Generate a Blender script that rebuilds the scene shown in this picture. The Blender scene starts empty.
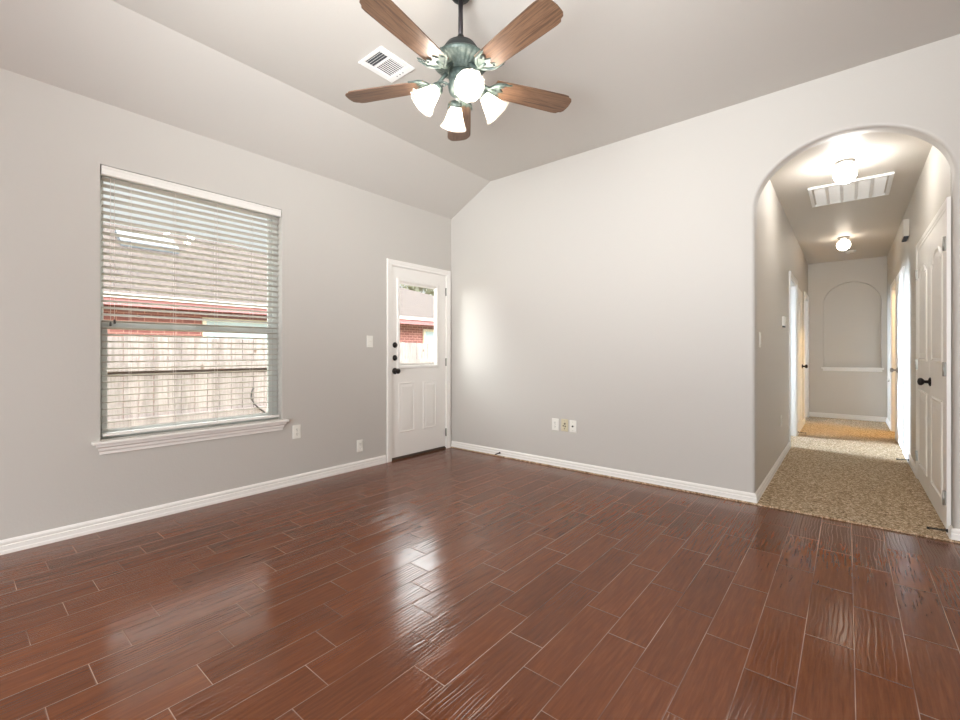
import bpy, bmesh, math, random
from mathutils import Vector, Matrix
random.seed(7)
SC = bpy.context.scene
COL = SC.collection
PI = math.pi
R = math.radians

# ------------------------------------------------------------------ camera, sky, sun, daylight, exposure
cam = bpy.data.objects.new('camera', bpy.data.cameras.new('camera'))
COL.objects.link(cam)
cam.location = (3.666, -3.871, 1.135)
cam.rotation_euler = (PI / 2, 0, R(39.7))
cam.data.sensor_width = 36
cam.data.lens = 443.0 / 960 * 36
cam.data.shift_y = -7.5 / 960
cam.data.clip_start = 0.02
SC.camera = cam

world = bpy.data.worlds.new('sky')
SC.world = world
world.use_nodes = True
wn = world.node_tree
tc = wn.nodes.new('ShaderNodeTexCoord')           # hazy overcast sky, brightest overhead
sz = wn.nodes.new('ShaderNodeSeparateXYZ')
wn.links.new(tc.outputs['Generated'], sz.inputs[0])
sr = wn.nodes.new('ShaderNodeValToRGB')
for _p, _v in ((0.0, 0.060), (0.22, 0.068), (0.325, 0.075), (0.41, 0.90), (0.55, 1.0), (1.0, 0.60)):
    _e = sr.color_ramp.elements[0] if _p == 0 else (sr.color_ramp.elements[-1] if _p == 1.0 else sr.color_ramp.elements.new(_p))
    _e.color = (_v * 0.97, _v * 0.985, _v, 1)
wn.links.new(sz.outputs[2], sr.inputs[0])
wn.links.new(sr.outputs[0], wn.nodes['Background'].inputs[0])
wn.nodes['Background'].inputs[1].default_value = 13.0

def lamp(name, kind, energy, color, loc, rot=None, **kw):
    d = bpy.data.lights.new(name, kind)
    d.energy = energy
    d.color = color
    for k, v in kw.items():
        setattr(d, k, v)
    o = bpy.data.objects.new(name, d)
    COL.objects.link(o)
    o.location = loc
    if rot is not None:
        o.rotation_euler = rot
    return o

sun_dir = Vector((-0.18, -0.15, -0.97)).normalized()
sun = lamp('sun', 'SUN', 1.5, (1.0, 0.95, 0.88), (10, 4, 14), angle=R(1.0))
sun.rotation_euler = sun_dir.to_track_quat('-Z', 'Y').to_euler()
# fill light added outside the unseen rear opening, to brighten the room
lamp('rear_fill', 'AREA', 220, (0.91, 0.965, 1.0), (3.4, -7.55, 1.25), (R(82), 0, 0),
     shape='RECTANGLE', size=3.6, size_y=2.2)
lamp('right_fill', 'AREA', 8, (0.91, 0.965, 1.0), (7.05, -4.2, 1.45), (R(92), 0, R(90)),  # second added fill, from the unseen right side towards the left wall
     shape='RECTANGLE', size=2.4, size_y=1.5)
# added fill spot behind the camera, aimed up to brighten the ceiling
fl = lamp('ceiling_fill', 'SPOT', 670, (0.95, 0.985, 1.0), (3.2, -4.5, 1.4), shadow_soft_size=0.6, spot_size=R(98), spot_blend=1.0)
fl.rotation_euler = (Vector((2.2, -2.2, 3.04)) - Vector((3.2, -4.5, 1.4))).to_track_quat('-Z', 'Y').to_euler()
# spot added outside, brightens a patch of back wall through the door glass
gl_ = lamp('door_glass_spot', 'SPOT', 400, (1.0, 0.99, 0.97), (-2.25, -3.35, 1.80), shadow_soft_size=0.75, spot_size=R(30), spot_blend=1.0)
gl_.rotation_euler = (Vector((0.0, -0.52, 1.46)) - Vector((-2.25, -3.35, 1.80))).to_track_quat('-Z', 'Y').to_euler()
# daylight of the two side rooms, falling through their doorways into the hall
lamp('study_daylight', 'AREA', 75, (0.68, 0.83, 1.0), (0.25, 2.98, 1.65), (R(78), 0, R(-90)),
     shape='RECTANGLE', size=0.75, size_y=1.5, spread=R(50))
lamp('bedroom_daylight', 'AREA', 24, (0.68, 0.83, 1.0), (0.25, 5.30, 1.65), (R(78), 0, R(-90)),
     shape='RECTANGLE', size=0.75, size_y=1.5, spread=R(50))

vs = SC.view_settings
vs.view_transform = 'Standard'
vs.look = 'None'
vs.gamma = 1.0
vs.use_curve_mapping = False
vs.exposure = 0.13
SC.cycles.use_denoising = True
SC.cycles.max_bounces = 10
SC.cycles.diffuse_bounces = 6
SC.cycles.transparent_max_bounces = 16
SC.cycles.sample_clamp_indirect = 6.0
SC.cycles.caustics_reflective = False
SC.cycles.caustics_refractive = False

# ------------------------------------------------------------------ material helpers
def s2l(c):
    return tuple(((v / 255) / 12.92 if v / 255 <= 0.04045 else ((v / 255 + 0.055) / 1.055) ** 2.4) for v in c) + (1.0,)

class NT:
    def __init__(self, name):
        self.m = bpy.data.materials.new(name)
        self.m.use_nodes = True
        self.t = self.m.node_tree
        self.b = self.t.nodes['Principled BSDF']
        self.out = self.t.nodes['Material Output']
    def n(self, typ, **kw):
        nd = self.t.nodes.new(typ)
        for k, v in kw.items():
            setattr(nd, k, v)
        return nd
    def l(self, a, b):
        self.t.links.new(a, b)
    def put(self, sock, v):
        if hasattr(v, 'is_output') or isinstance(v, bpy.types.NodeSocket):
            self.l(v, sock)
        else:
            sock.default_value = v
    def math(self, op, a, b=None, c=None):
        nd = self.n('ShaderNodeMath', operation=op)
        self.put(nd.inputs[0], a)
        if b is not None:
            self.put(nd.inputs[1], b)
        if c is not None:
            self.put(nd.inputs[2], c)
        return nd.outputs[0]
    def mix(self, fac, a, b, blend='MIX'):
        nd = self.n('ShaderNodeMix', data_type='RGBA', blend_type=blend)
        self.put(nd.inputs[0], fac)
        self.put(nd.inputs[6], a)
        self.put(nd.inputs[7], b)
        return nd.outputs[2]
    def ramp(self, fac, stops):
        nd = self.n('ShaderNodeValToRGB')
        e = nd.color_ramp.elements
        while len(e) < len(stops):
            e.new(0.5)
        for i, (p, c) in enumerate(stops):
            e[i].position = p
            e[i].color = c if len(c) == 4 else tuple(c) + (1,)
        self.put(nd.inputs[0], fac)
        return nd.outputs[0]
    def noise(self, vec, scale, detail=3, rough=0.5, dist=0.0):
        nd = self.n('ShaderNodeTexNoise')
        if vec is not None:
            self.l(vec, nd.inputs['Vector'])
        nd.inputs['Scale'].default_value = scale
        nd.inputs['Detail'].default_value = detail
        nd.inputs['Roughness'].default_value = rough
        nd.inputs['Distortion'].default_value = dist
        return nd.outputs['Fac']
    def bump(self, h, strength, dist=0.01):
        nd = self.n('ShaderNodeBump')
        nd.inputs['Strength'].default_value = strength
        nd.inputs['Distance'].default_value = dist
        self.l(h, nd.inputs['Height'])
        self.l(nd.outputs[0], self.b.inputs['Normal'])
        return nd
    def pos(self):
        return self.n('ShaderNodeNewGeometry').outputs['Position']
    def obj(self):
        return self.n('ShaderNodeTexCoord').outputs['Object']
    def mapping(self, vec, scale=(1, 1, 1), loc=(0, 0, 0)):
        nd = self.n('ShaderNodeMapping')
        self.l(vec, nd.inputs['Vector'])
        nd.inputs['Scale'].default_value = scale
        nd.inputs['Location'].default_value = loc
        return nd.outputs[0]

def plain(name, rgb, rough=0.5, metal=0.0, bump=0, bscale=80, vary=0.0, spec=0.5):
    q = NT(name)
    c = s2l(rgb)
    q.b.inputs['Roughness'].default_value = rough
    q.b.inputs['Metallic'].default_value = metal
    q.b.inputs['Specular IOR Level'].default_value = spec
    p = q.obj()
    if vary:
        f = q.noise(p, 9, 4)
        d = tuple(v * (1 - vary) for v in c[:3]) + (1,)
        q.l(q.mix(f, c, d), q.b.inputs['Base Color'])
    else:
        q.b.inputs['Base Color'].default_value = c
    if bump:
        q.bump(q.noise(p, bscale, 2), bump, 0.003)
    return q.m

# ------------------------------------------------------------------ materials
def wall_mat(name, rgb, s=0.12, rough=0.45, spec=0.5):
    q = NT(name)
    q.b.inputs['Base Color'].default_value = s2l(rgb)
    q.b.inputs['Roughness'].default_value = rough
    q.b.inputs['Specular IOR Level'].default_value = spec
    p = q.pos()
    h = q.math('ADD', q.noise(p, 70, 2), q.math('MULTIPLY', q.noise(p, 22, 2), 0.7))
    q.bump(h, s, 0.004)
    return q.m

M = {}
M['paint'] = wall_mat('greige wall paint', (200, 196, 190))
M['hallpaint'] = wall_mat('greige hall paint', (206, 200, 191), 0.12, 0.5, 0.45)
M['trim'] = plain('white trim paint', (243, 240, 235), 0.35, spec=0.4)
M['doorpaint'] = plain('white door paint', (243, 240, 235), 0.4, spec=0.4)
M['vinyl'] = plain('window vinyl', (190, 192, 188), 0.4)
M['blind'] = plain('white faux wood blind', (236, 233, 228), 0.4, spec=0.4)
M['slat'] = plain('off white slat', (190, 186, 180), 0.45, spec=0.3)  # white blind greyed so the colour carries the shade on the slats
M['cord'] = plain('white blind cord', (205, 196, 190), 0.8)
M['darkbronze'] = plain('oil rubbed bronze', (38, 32, 30), 0.35, 0.6)
M['hinge'] = plain('satin nickel', (170, 168, 162), 0.35, 0.9)
M['plate'] = plain('white switch plate', (238, 236, 228), 0.35)
M['ivory'] = plain('ivory socket plate', (214, 205, 176), 0.4)
M['slot'] = plain('dark socket slot', (45, 42, 38), 0.6)
M['metalwhite'] = plain('white enamel metal', (238, 238, 236), 0.4)
M['ventdark'] = plain('vent duct dark', (70, 74, 80), 0.7)
M['chime'] = plain('chime box plastic', (205, 198, 186), 0.5)
M['black'] = plain('black rubber', (30, 27, 25), 0.5)
M['brass'] = plain('brushed canopy nickel', (150, 146, 140), 0.35, 0.8)
M['rod'] = plain('dark bronze rod', (52, 48, 50), 0.4, 0.5)
M['dome'] = plain('black verdigris dome', (38, 42, 42), 0.5, 0.3, bump=0.15, bscale=60)
M['alum'] = plain('grey threshold', (92, 80, 70), 0.45, 0.4)

def verdigris():
    q = NT('verdigris bronze')
    p = q.obj()
    f = q.noise(p, 60, 5, 0.6)
    c = q.ramp(f, [(0.30, s2l((42, 52, 51))), (0.52, s2l((70, 83, 79))), (0.72, s2l((98, 106, 99)))])
    q.l(c, q.b.inputs['Base Color'])
    q.b.inputs['Roughness'].default_value = 0.45
    q.b.inputs['Metallic'].default_value = 0.25
    q.bump(f, 0.2, 0.003)
    return q.m
M['verdigris'] = verdigris()

def bladewood():
    q = NT('fan blade wood')
    p = q.obj()
    g = q.noise(q.mapping(p, (1.6, 34, 34)), 3.0, 6, 0.62, 0.5)
    f = q.noise(q.mapping(p, (5, 120, 120)), 2.0, 3, 0.6)
    c = q.ramp(g, [(0.28, s2l((40, 29, 23))), (0.44, s2l((86, 64, 48))), (0.56, s2l((122, 94, 72))), (0.72, s2l((54, 40, 32)))])
    c = q.mix(q.math('MULTIPLY', f, 0.55), c, s2l((96, 70, 56)))
    q.l(c, q.b.inputs['Base Color'])
    q.b.inputs['Roughness'].default_value = 0.38
    q.bump(g, 0.08, 0.002)
    return q.m
M['blade'] = bladewood()

def emit(name, rgb, strength):
    q = NT(name)
    q.b.inputs['Base Color'].default_value = (1, 1, 1, 1)
    q.b.inputs['Emission Color'].default_value = tuple(rgb) + (1,)
    q.b.inputs['Emission Strength'].default_value = strength
    return q.m
M['bulb'] = emit('lit bulb', (1.0, 0.92, 0.83), 190.0)
M['globe'] = emit('lit opal globe', (1.0, 0.98, 0.95), 72.0)
M['globefar'] = emit('lit opal globe, dimmer', (1.0, 0.88, 0.74), 12.5)
M['warmbulb'] = emit('lit warm bulb', (1.0, 0.68, 0.30), 800.0)

def frosted():
    q = NT('frosted lamp glass')
    nt = q.t
    tr = q.n('ShaderNodeBsdfTranslucent'); tr.inputs[0].default_value = (0.90, 0.86, 0.78, 1)
    df = q.n('ShaderNodeBsdfDiffuse'); df.inputs[0].default_value = (0.86, 0.82, 0.74, 1)
    tp = q.n('ShaderNodeBsdfTransparent'); tp.inputs[0].default_value = (0.98, 0.97, 0.95, 1)
    gl = q.n('ShaderNodeBsdfGlossy'); gl.inputs[1].default_value = 0.15
    m1 = q.n('ShaderNodeMixShader'); m1.inputs[0].default_value = 0.45
    m2 = q.n('ShaderNodeMixShader'); m2.inputs[0].default_value = 0.74
    m3 = q.n('ShaderNodeMixShader'); m3.inputs[0].default_value = 0.05
    q.l(tr.outputs[0], m1.inputs[1]); q.l(df.outputs[0], m1.inputs[2])
    q.l(m1.outputs[0], m2.inputs[1]); q.l(tp.outputs[0], m2.inputs[2])
    q.l(m2.outputs[0], m3.inputs[1]); q.l(gl.outputs[0], m3.inputs[2])
    q.l(m3.outputs[0], q.out.inputs[0])
    return q.m
M['frosted'] = frosted()

def glass():
    q = NT('window glass')
    tp = q.n('ShaderNodeBsdfTransparent'); tp.inputs[0].default_value = (0.95, 0.97, 0.96, 1)
    gl = q.n('ShaderNodeBsdfGlossy'); gl.inputs[1].default_value = 0.0
    ge = q.n('ShaderNodeNewGeometry')
    dt = q.n('ShaderNodeVectorMath', operation='DOT_PRODUCT')
    q.l(ge.outputs['Normal'], dt.inputs[0]); q.l(ge.outputs['Incoming'], dt.inputs[1])
    fac = q.math('ADD', 0.04, q.math('MULTIPLY', 0.9, q.math('POWER', q.math('SUBTRACT', 1.0, q.math('ABSOLUTE', dt.outputs['Value'])), 5.0)))
    m1 = q.n('ShaderNodeMixShader')
    q.l(fac, m1.inputs[0]); q.l(tp.outputs[0], m1.inputs[1]); q.l(gl.outputs[0], m1.inputs[2])
    q.l(m1.outputs[0], q.out.inputs[0])
    return q.m
M['glass'] = glass()

def floor_tile():
    q = NT('wood look plank tile')
    p = q.pos()
    sep = q.n('ShaderNodeSeparateXYZ'); q.l(p, sep.inputs[0])
    x, y = sep.outputs[0], sep.outputs[1]
    W, L = 0.15346, 0.508
    u = q.math('DIVIDE', q.math('SUBTRACT', x, 1.690), W)
    row = q.math('FLOOR', u)
    fu = q.math('SUBTRACT', u, row)
    v = q.math('DIVIDE', q.math('ADD', q.math('ADD', y, 2.653), q.math('MULTIPLY', row, 0.1286)), L)
    cell = q.math('FLOOR', v)
    fv = q.math('SUBTRACT', v, cell)
    # distance in metres to the nearest joint
    du = q.math('MULTIPLY', q.math('SUBTRACT', 0.5, q.math('ABSOLUTE', q.math('SUBTRACT', fu, 0.5))), W)
    dv = q.math('MULTIPLY', q.math('SUBTRACT', 0.5, q.math('ABSOLUTE', q.math('SUBTRACT', fv, 0.5))), L)
    dmin = q.math('MINIMUM', du, dv)
    idv = q.n('ShaderNodeCombineXYZ'); q.l(row, idv.inputs[0]); q.l(cell, idv.inputs[1])
    wn_ = q.n('ShaderNodeTexWhiteNoise', noise_dimensions='3D'); q.l(idv.outputs[0], wn_.inputs['Vector'])
    rnd = wn_.outputs['Value']
    sepc = q.n('ShaderNodeSeparateXYZ'); q.l(wn_.outputs['Color'], sepc.inputs[0])
    off = q.n('ShaderNodeVectorMath', operation='SCALE'); q.l(wn_.outputs['Color'], off.inputs[0]); off.inputs['Scale'].default_value = 7.0
    pv = q.n('ShaderNodeVectorMath', operation='ADD'); q.l(p, pv.inputs[0]); q.l(off.outputs[0], pv.inputs[1])
    gp = q.mapping(pv.outputs[0], (46, 3.2, 1))
    grain = q.noise(gp, 2.0, 4, 0.6, 0.35)
    fine = q.noise(q.mapping(pv.outputs[0], (150, 9, 1)), 2.0, 4, 0.7)
    blot = q.noise(pv.outputs[0], 5.0, 3, 0.55)
    c = q.ramp(grain, [(0.26, s2l((86, 43, 17))), (0.50, s2l((108, 56, 25))), (0.74, s2l((128, 72, 38)))])
    c = q.mix(q.math('MULTIPLY', fine, 0.35), c, s2l((120, 70, 40)))
    c = q.mix(q.math('MULTIPLY', blot, 0.3), c, s2l((78, 38, 16)))
    hsv = q.n('ShaderNodeHueSaturation')
    q.l(c, hsv.inputs['Color'])
    q.l(q.math('ADD', 0.86, q.math('MULTIPLY', rnd, 0.28)), hsv.inputs['Value'])
    # grout: thin light joint, worn in places
    gm = q.n('ShaderNodeMapRange', interpolation_type='SMOOTHSTEP')
    q.l(dmin, gm.inputs[0])
    gm.inputs[1].default_value = 0.0006; gm.inputs[2].default_value = 0.0020
    gm.inputs[3].default_value = 1.0; gm.inputs[4].default_value = 0.0
    gw = q.noise(p, 2.4, 2)
    gcol = q.ramp(gw, [(0.34, s2l((104, 68, 52))), (0.62, s2l((176, 146, 126)))])
    q.l(q.mix(gm.outputs[0], hsv.outputs[0], gcol), q.b.inputs['Base Color'])
    # hand scraped ripples that run along the planks; heights in millimetres
    wob = q.noise(q.mapping(pv.outputs[0], (9, 1.6, 1)), 1.3, 2, 0.5)
    low = q.noise(q.mapping(pv.outputs[0], (14, 1.5, 1)), 1.0, 2, 0.5)
    ph = q.math('ADD', q.math('MULTIPLY', x, 2 * PI / 0.0165), q.math('MULTIPLY', wob, 26.0))
    amp = q.math('MULTIPLY', q.math('ADD', 0.25, q.math('MULTIPLY', sepc.outputs[1], 0.9)), q.math('ADD', 0.35, low))
    h = q.math('MULTIPLY', q.math('POWER', q.math('MULTIPLY_ADD', q.math('SINE', ph), 0.5, 0.5), 6.0), q.math('MULTIPLY', amp, -0.66))
    h = q.math('ADD', h, q.math('MULTIPLY', low, 0.30))
    tilt = q.math('MULTIPLY', q.math('SUBTRACT', fu, 0.5), q.math('SUBTRACT', rnd, 0.5))
    h = q.math('ADD', h, q.math('MULTIPLY', tilt, 1.6))
    gh = q.n('ShaderNodeMapRange', interpolation_type='SMOOTHSTEP')
    q.l(dmin, gh.inputs[0])
    gh.inputs[1].default_value = 0.0008; gh.inputs[2].default_value = 0.0045
    gh.inputs[3].default_value = -0.7; gh.inputs[4].default_value = 0.0
    h = q.math('ADD', h, gh.outputs[0])
    bm_ = q.n('ShaderNodeBump'); bm_.inputs['Strength'].default_value = 1.0; bm_.inputs['Distance'].default_value = 0.001
    q.l(h, bm_.inputs['Height']); q.l(bm_.outputs[0], q.b.inputs['Coat Normal'])
    q.b.inputs['Coat Weight'].default_value = 1.0
    q.b.inputs['Coat IOR'].default_value = 1.44
    q.l(q.math('ADD', 0.11, q.math('MULTIPLY', grain, 0.10)), q.b.inputs['Coat Roughness'])
    q.b.inputs['Roughness'].default_value = 0.7
    q.b.inputs['Specular IOR Level'].default_value = 0.0
    return q.m
M['tile'] = floor_tile()

def carpet():
    q = NT('tan cut pile carpet')
    p = q.pos()
    a = q.noise(p, 58, 3, 0.75)
    b = q.noise(p, 150, 2, 0.6)
    c = q.noise(p, 4, 3)
    f = q.math('ADD', q.math('MULTIPLY', a, 0.65), q.math('MULTIPLY', b, 0.35))
    col = q.ramp(f, [(0.38, s2l((88, 72, 54))), (0.46, s2l((162, 140, 112))), (0.54, s2l((204, 182, 154))), (0.61, s2l((246, 230, 206)))])
    col = q.mix(q.math('MULTIPLY', c, 0.25), col, s2l((150, 124, 92)))
    q.l(col, q.b.inputs['Base Color'])
    q.b.inputs['Roughness'].default_value = 1.0
    q.b.inputs['Specular IOR Level'].default_value = 0.05
    q.bump(f, 0.9, 0.012)
    return q.m
M['carpet'] = carpet()

def fence_wood():
    q = NT('weathered cedar')
    p = q.pos()
    sep = q.n('ShaderNodeSeparateXYZ'); q.l(p, sep.inputs[0])
    idx = q.math('FLOOR', q.math('DIVIDE', sep.outputs[1], 0.142))
    w = q.n('ShaderNodeTexWhiteNoise', noise_dimensions='1D'); q.l(idx, w.inputs['W'])
    g = q.noise(q.mapping(p, (1, 30, 2.5)), 2.0, 5, 0.65, 0.6)
    kn = q.n('ShaderNodeTexVoronoi'); q.l(q.mapping(p, (1, 3.6, 2.1)), kn.inputs['Vector']); kn.inputs['Scale'].default_value = 1.0
    c = q.ramp(g, [(0.25, s2l((110, 98, 95))), (0.5, s2l((154, 142, 139))), (0.75, s2l((178, 168, 165)))])
    hs = q.n('ShaderNodeHueSaturation'); q.l(c, hs.inputs['Color'])
    q.l(q.math('ADD', 0.8, q.math('MULTIPLY', w.outputs['Value'], 0.3)), hs.inputs['Value'])
    k = q.n('ShaderNodeMapRange'); q.l(kn.outputs['Distance'], k.inputs[0])
    k.inputs[1].default_value = 0.05; k.inputs[2].default_value = 0.09
    q.l(q.mix(k.outputs[0], s2l((96, 74, 62)), hs.outputs[0]), q.b.inputs['Base Color'])
    q.b.inputs['Roughness'].default_value = 0.85
    return q.m
M['fence'] = fence_wood()

def brick():
    q = NT('red house brick')
    p = q.pos()
    sep = q.n('ShaderNodeSeparateXYZ'); q.l(p, sep.inputs[0])
    cm = q.n('ShaderNodeCombineXYZ'); q.l(sep.outputs[1], cm.inputs[0]); q.l(sep.outputs[2], cm.inputs[1])
    b = q.n('ShaderNodeTexBrick'); q.l(cm.outputs[0], b.inputs['Vector'])
    b.inputs['Color1'].default_value = s2l((128, 76, 72)); b.inputs['Color2'].default_value = s2l((146, 94, 87))
    b.inputs['Mortar'].default_value = s2l((196, 150, 140))
    b.inputs['Scale'].default_value = 1.0; b.inputs['Brick Width'].default_value = 0.21
    b.inputs['Row Height'].default_value = 0.075; b.inputs['Mortar Size'].default_value = 0.006
    q.l(b.outputs['Color'], q.b.inputs['Base Color'])
    q.b.inputs['Roughness'].default_value = 0.85
    return q.m
M['brick'] = brick()

def shingle():
    q = NT('pale roof shingle')
    p = q.pos()
    sep = q.n('ShaderNodeSeparateXYZ'); q.l(p, sep.inputs[0])
    cm = q.n('ShaderNodeCombineXYZ'); q.l(sep.outputs[1], cm.inputs[0]); q.l(sep.outputs[2], cm.inputs[1])
    b = q.n('ShaderNodeTexBrick'); q.l(cm.outputs[0], b.inputs['Vector'])
    b.inputs['Color1'].default_value = s2l((84, 72, 66)); b.inputs['Color2'].default_value = s2l((74, 63, 59))
    b.inputs['Mortar'].default_value = s2l((58, 49, 47))
    b.inputs['Scale'].default_value = 1.0; b.inputs['Brick Width'].default_value = 0.3
    b.inputs['Row Height'].default_value = 0.09; b.inputs['Mortar Size'].default_value = 0.008
    q.l(b.outputs['Color'], q.b.inputs['Base Color'])
    q.b.inputs['Roughness'].default_value = 0.9
    return q.m
M['shingle'] = shingle()
M['fascia'] = plain('mauve fascia', (170, 118, 120), 0.6)
M['gutter'] = plain('white gutter', (226, 220, 214), 0.5)
M['housewin'] = plain('pale house window glass', (176, 196, 206), 0.15)
M['housetrim'] = plain('cream house trim', (226, 216, 198), 0.6)
M['skylight'] = plain('skylight dome', (92, 97, 102), 0.5)
M['gap'] = plain('fence gap shadow', (74, 58, 54), 0.9)  # dark colour that paints the shadow in the fence gap
M['bark'] = plain('tree bark', (110, 92, 78), 0.9, bump=0.4, bscale=20)
M['leaf'] = plain('grey green leaves', (128, 128, 108), 0.8, vary=0.35)
def ground():
    q = NT('dry lawn')
    p = q.pos()
    f = q.noise(p, 6, 6, 0.7)
    q.l(q.ramp(f, [(0.35, s2l((104, 104, 70))), (0.65, s2l((168, 154, 112)))]), q.b.inputs['Base Color'])
    q.b.inputs['Roughness'].default_value = 1.0
    q.bump(f, 0.6, 0.02)
    return q.m
M['lawn'] = ground()

# ------------------------------------------------------------------ mesh helpers
class MB:
    def __init__(self):
        self.v = []
        self.f = []
        self.smooth = []
    def add(self, verts, faces, smooth=False):
        o = len(self.v)
        self.v += [tuple(p) for p in verts]
        for f in faces:
            self.f.append([o + i for i in f])
            self.smooth.append(smooth)
        return self
    def box(self, x0, x1, y0, y1, z0, z1):
        vs_ = [(x, y, z) for z in (z0, z1) for y in (y0, y1) for x in (x0, x1)]
        return self.add(vs_, [(0, 2, 3, 1), (4, 5, 7, 6), (0, 1, 5, 4), (2, 6, 7, 3), (0, 4, 6, 2), (1, 3, 7, 5)])
    def prism(self, poly, fn, h0, h1):
        """poly: 2D outline; fn(u, v, h) -> point"""
        n = len(poly)
        vs_ = [fn(u, v, h0) for u, v in poly] + [fn(u, v, h1) for u, v in poly]
        fs = [tuple(range(n))[::-1], tuple(range(n, 2 * n))]
        fs += [(i, (i + 1) % n, n + (i + 1) % n, n + i) for i in range(n)]
        return self.add(vs_, fs)
    def lathe(self, prof, fn=None, seg=24, cap0=True, cap1=True, smooth=True, wob=None):
        """prof: (r, z) list around local z; fn maps a local point to the final one"""
        vs_, fs = [], []
        for k, (r, z) in enumerate(prof):
            for i in range(seg):
                a = 2 * PI * i / seg
                rr = r * (wob(a, k) if wob else 1)
                p = (rr * math.cos(a), rr * math.sin(a), z)
                vs_.append(fn(*p) if fn else p)
        for k in range(len(prof) - 1):
            for i in range(seg):
                j = (i + 1) % seg
                fs.append((k * seg + i, k * seg + j, (k + 1) * seg + j, (k + 1) * seg + i))
        self.add(vs_, fs, smooth)
        o = len(self.v) - len(vs_)
        if cap0:
            self.f.append([o + i for i in range(seg)][::-1]); self.smooth.append(False)
        if cap1:
            b = o + (len(prof) - 1) * seg
            self.f.append([b + i for i in range(seg)]); self.smooth.append(False)
        return self
    def tube(self, pts, rad, seg=10, cap=True):
        pts = [Vector(p) for p in pts]
        n = len(pts)
        if not isinstance(rad, (list, tuple)):
            rad = [rad] * n
        rings = []
        up = Vector((0, 0, 1))
        d0 = (pts[1] - pts[0]).normalized()
        if abs(d0.dot(up)) > 0.95:
            up = Vector((1, 0, 0))
        a = d0.cross(up).normalized()
        for i in range(n):
            d = (pts[min(i + 1, n - 1)] - pts[max(i - 1, 0)]).normalized()
            a = (a - d * a.dot(d)).normalized()
            b = d.cross(a)
            rings.append([pts[i] + (a * math.cos(2 * PI * k / seg) + b * math.sin(2 * PI * k / seg)) * rad[i] for k in range(seg)])
        vs_ = [p for r_ in rings for p in r_]
        fs = [(i * seg + k, i * seg + (k + 1) % seg, (i + 1) * seg + (k + 1) % seg, (i + 1) * seg + k) for i in range(n - 1) for k in range(seg)]
        self.add(vs_, fs, True)
        o = len(self.v) - len(vs_)
        if cap:
            self.f.append([o + i for i in range(seg)][::-1]); self.smooth.append(False)
            self.f.append([o + (n - 1) * seg + i for i in range(seg)]); self.smooth.append(False)
        return self
    def relief(self, outline, prof, fn, cap=True):
        """rings of an outline (ccw) offset inwards by prof[k][0] at height prof[k][1]; fn(u, v, h)"""
        n = len(outline)
        vs_, fs = [], []
        for off, h in prof:
            for (u, v) in inset(outline, off):
                vs_.append(fn(u, v, h))
        for k in range(len(prof) - 1):
            for i in range(n):
                j = (i + 1) % n
                fs.append((k * n + i, k * n + j, (k + 1) * n + j, (k + 1) * n + i))
        if cap:
            fs.append(tuple((len(prof) - 1) * n + i for i in range(n)))
        return self.add(vs_, fs)
    def build(self, name, mat, parent=None, bevel=0.0, seg=2, matrix=None, kind=None):
        me = bpy.data.meshes.new(name)
        me.from_pydata(self.v, [], self.f)
        me.validate()
        bm = bmesh.new(); bm.from_mesh(me)
        bmesh.ops.recalc_face_normals(bm, faces=bm.faces)
        bm.to_mesh(me); bm.free()
        if len(me.polygons) == len(self.smooth):
            me.polygons.foreach_set('use_smooth', self.smooth)
        o = bpy.data.objects.new(name, me)
        COL.objects.link(o)
        me.materials.append(mat)
        if parent is not None:
            o.parent = parent
        if matrix is not None:
            o.matrix_local = matrix
        if bevel:
            md = o.modifiers.new('bevel', 'BEVEL')
            md.width = bevel; md.segments = seg; md.limit_method = 'ANGLE'; md.angle_limit = R(40)
            md.harden_normals = False
        if kind:
            o['kind'] = kind
        return o

def inset(poly, d):
    if d == 0:
        return list(poly)
    n = len(poly)
    out = []
    for i in range(n):
        p0, p1, p2 = Vector(poly[i - 1]), Vector(poly[i]), Vector(poly[(i + 1) % n])
        e1, e2 = (p1 - p0).normalized(), (p2 - p1).normalized()
        n1, n2 = Vector((-e1.y, e1.x)), Vector((-e2.y, e2.x))
        m = n1 + n2
        k = 1 + n1.dot(n2)
        out.append(tuple(p1 + m * (d / max(k, 0.3))))
    return out

def rect(u0, u1, v0, v1):
    return [(u0, v0), (u1, v0), (u1, v1), (u0, v1)]

def arch_rect(u0, u1, v0, v1, rise, n=14):
    """ccw rectangle whose top edge is an eased arch of the given rise"""
    pts = [(u0, v0), (u1, v0), (u1, v1 - rise)]
    w = u1 - u0
    sh = 0.16 * w
    pts.append((u1 - sh, v1 - rise))
    for i in range(1, n):
        t = i / n
        a = PI * t
        pts.append((u1 - sh - (w - 2 * sh) * (0.5 - 0.5 * math.cos(a)), v1 - rise + rise * math.sin(a)))
    pts.append((u0 + sh, v1 - rise))
    pts.append((u0, v1 - rise))
    return pts

def empty(name, loc=(0, 0, 0), rz=0.0, kind=None):
    o = bpy.data.objects.new(name, None)
    COL.objects.link(o)
    o.location = loc
    o.rotation_euler = (0, 0, rz)
    o.empty_display_size = 0.1
    if kind:
        o['kind'] = kind
    return o

def tag(o, label, cat, group=None):
    o['label'] = label
    o['category'] = cat
    if group:
        o['group'] = group
    return o

def copy_tree(o, parent=None):
    c = o.copy()
    COL.objects.link(c)
    c.parent = parent
    for ch in [x for x in o.children]:
        copy_tree(ch, c)
    return c

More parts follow.
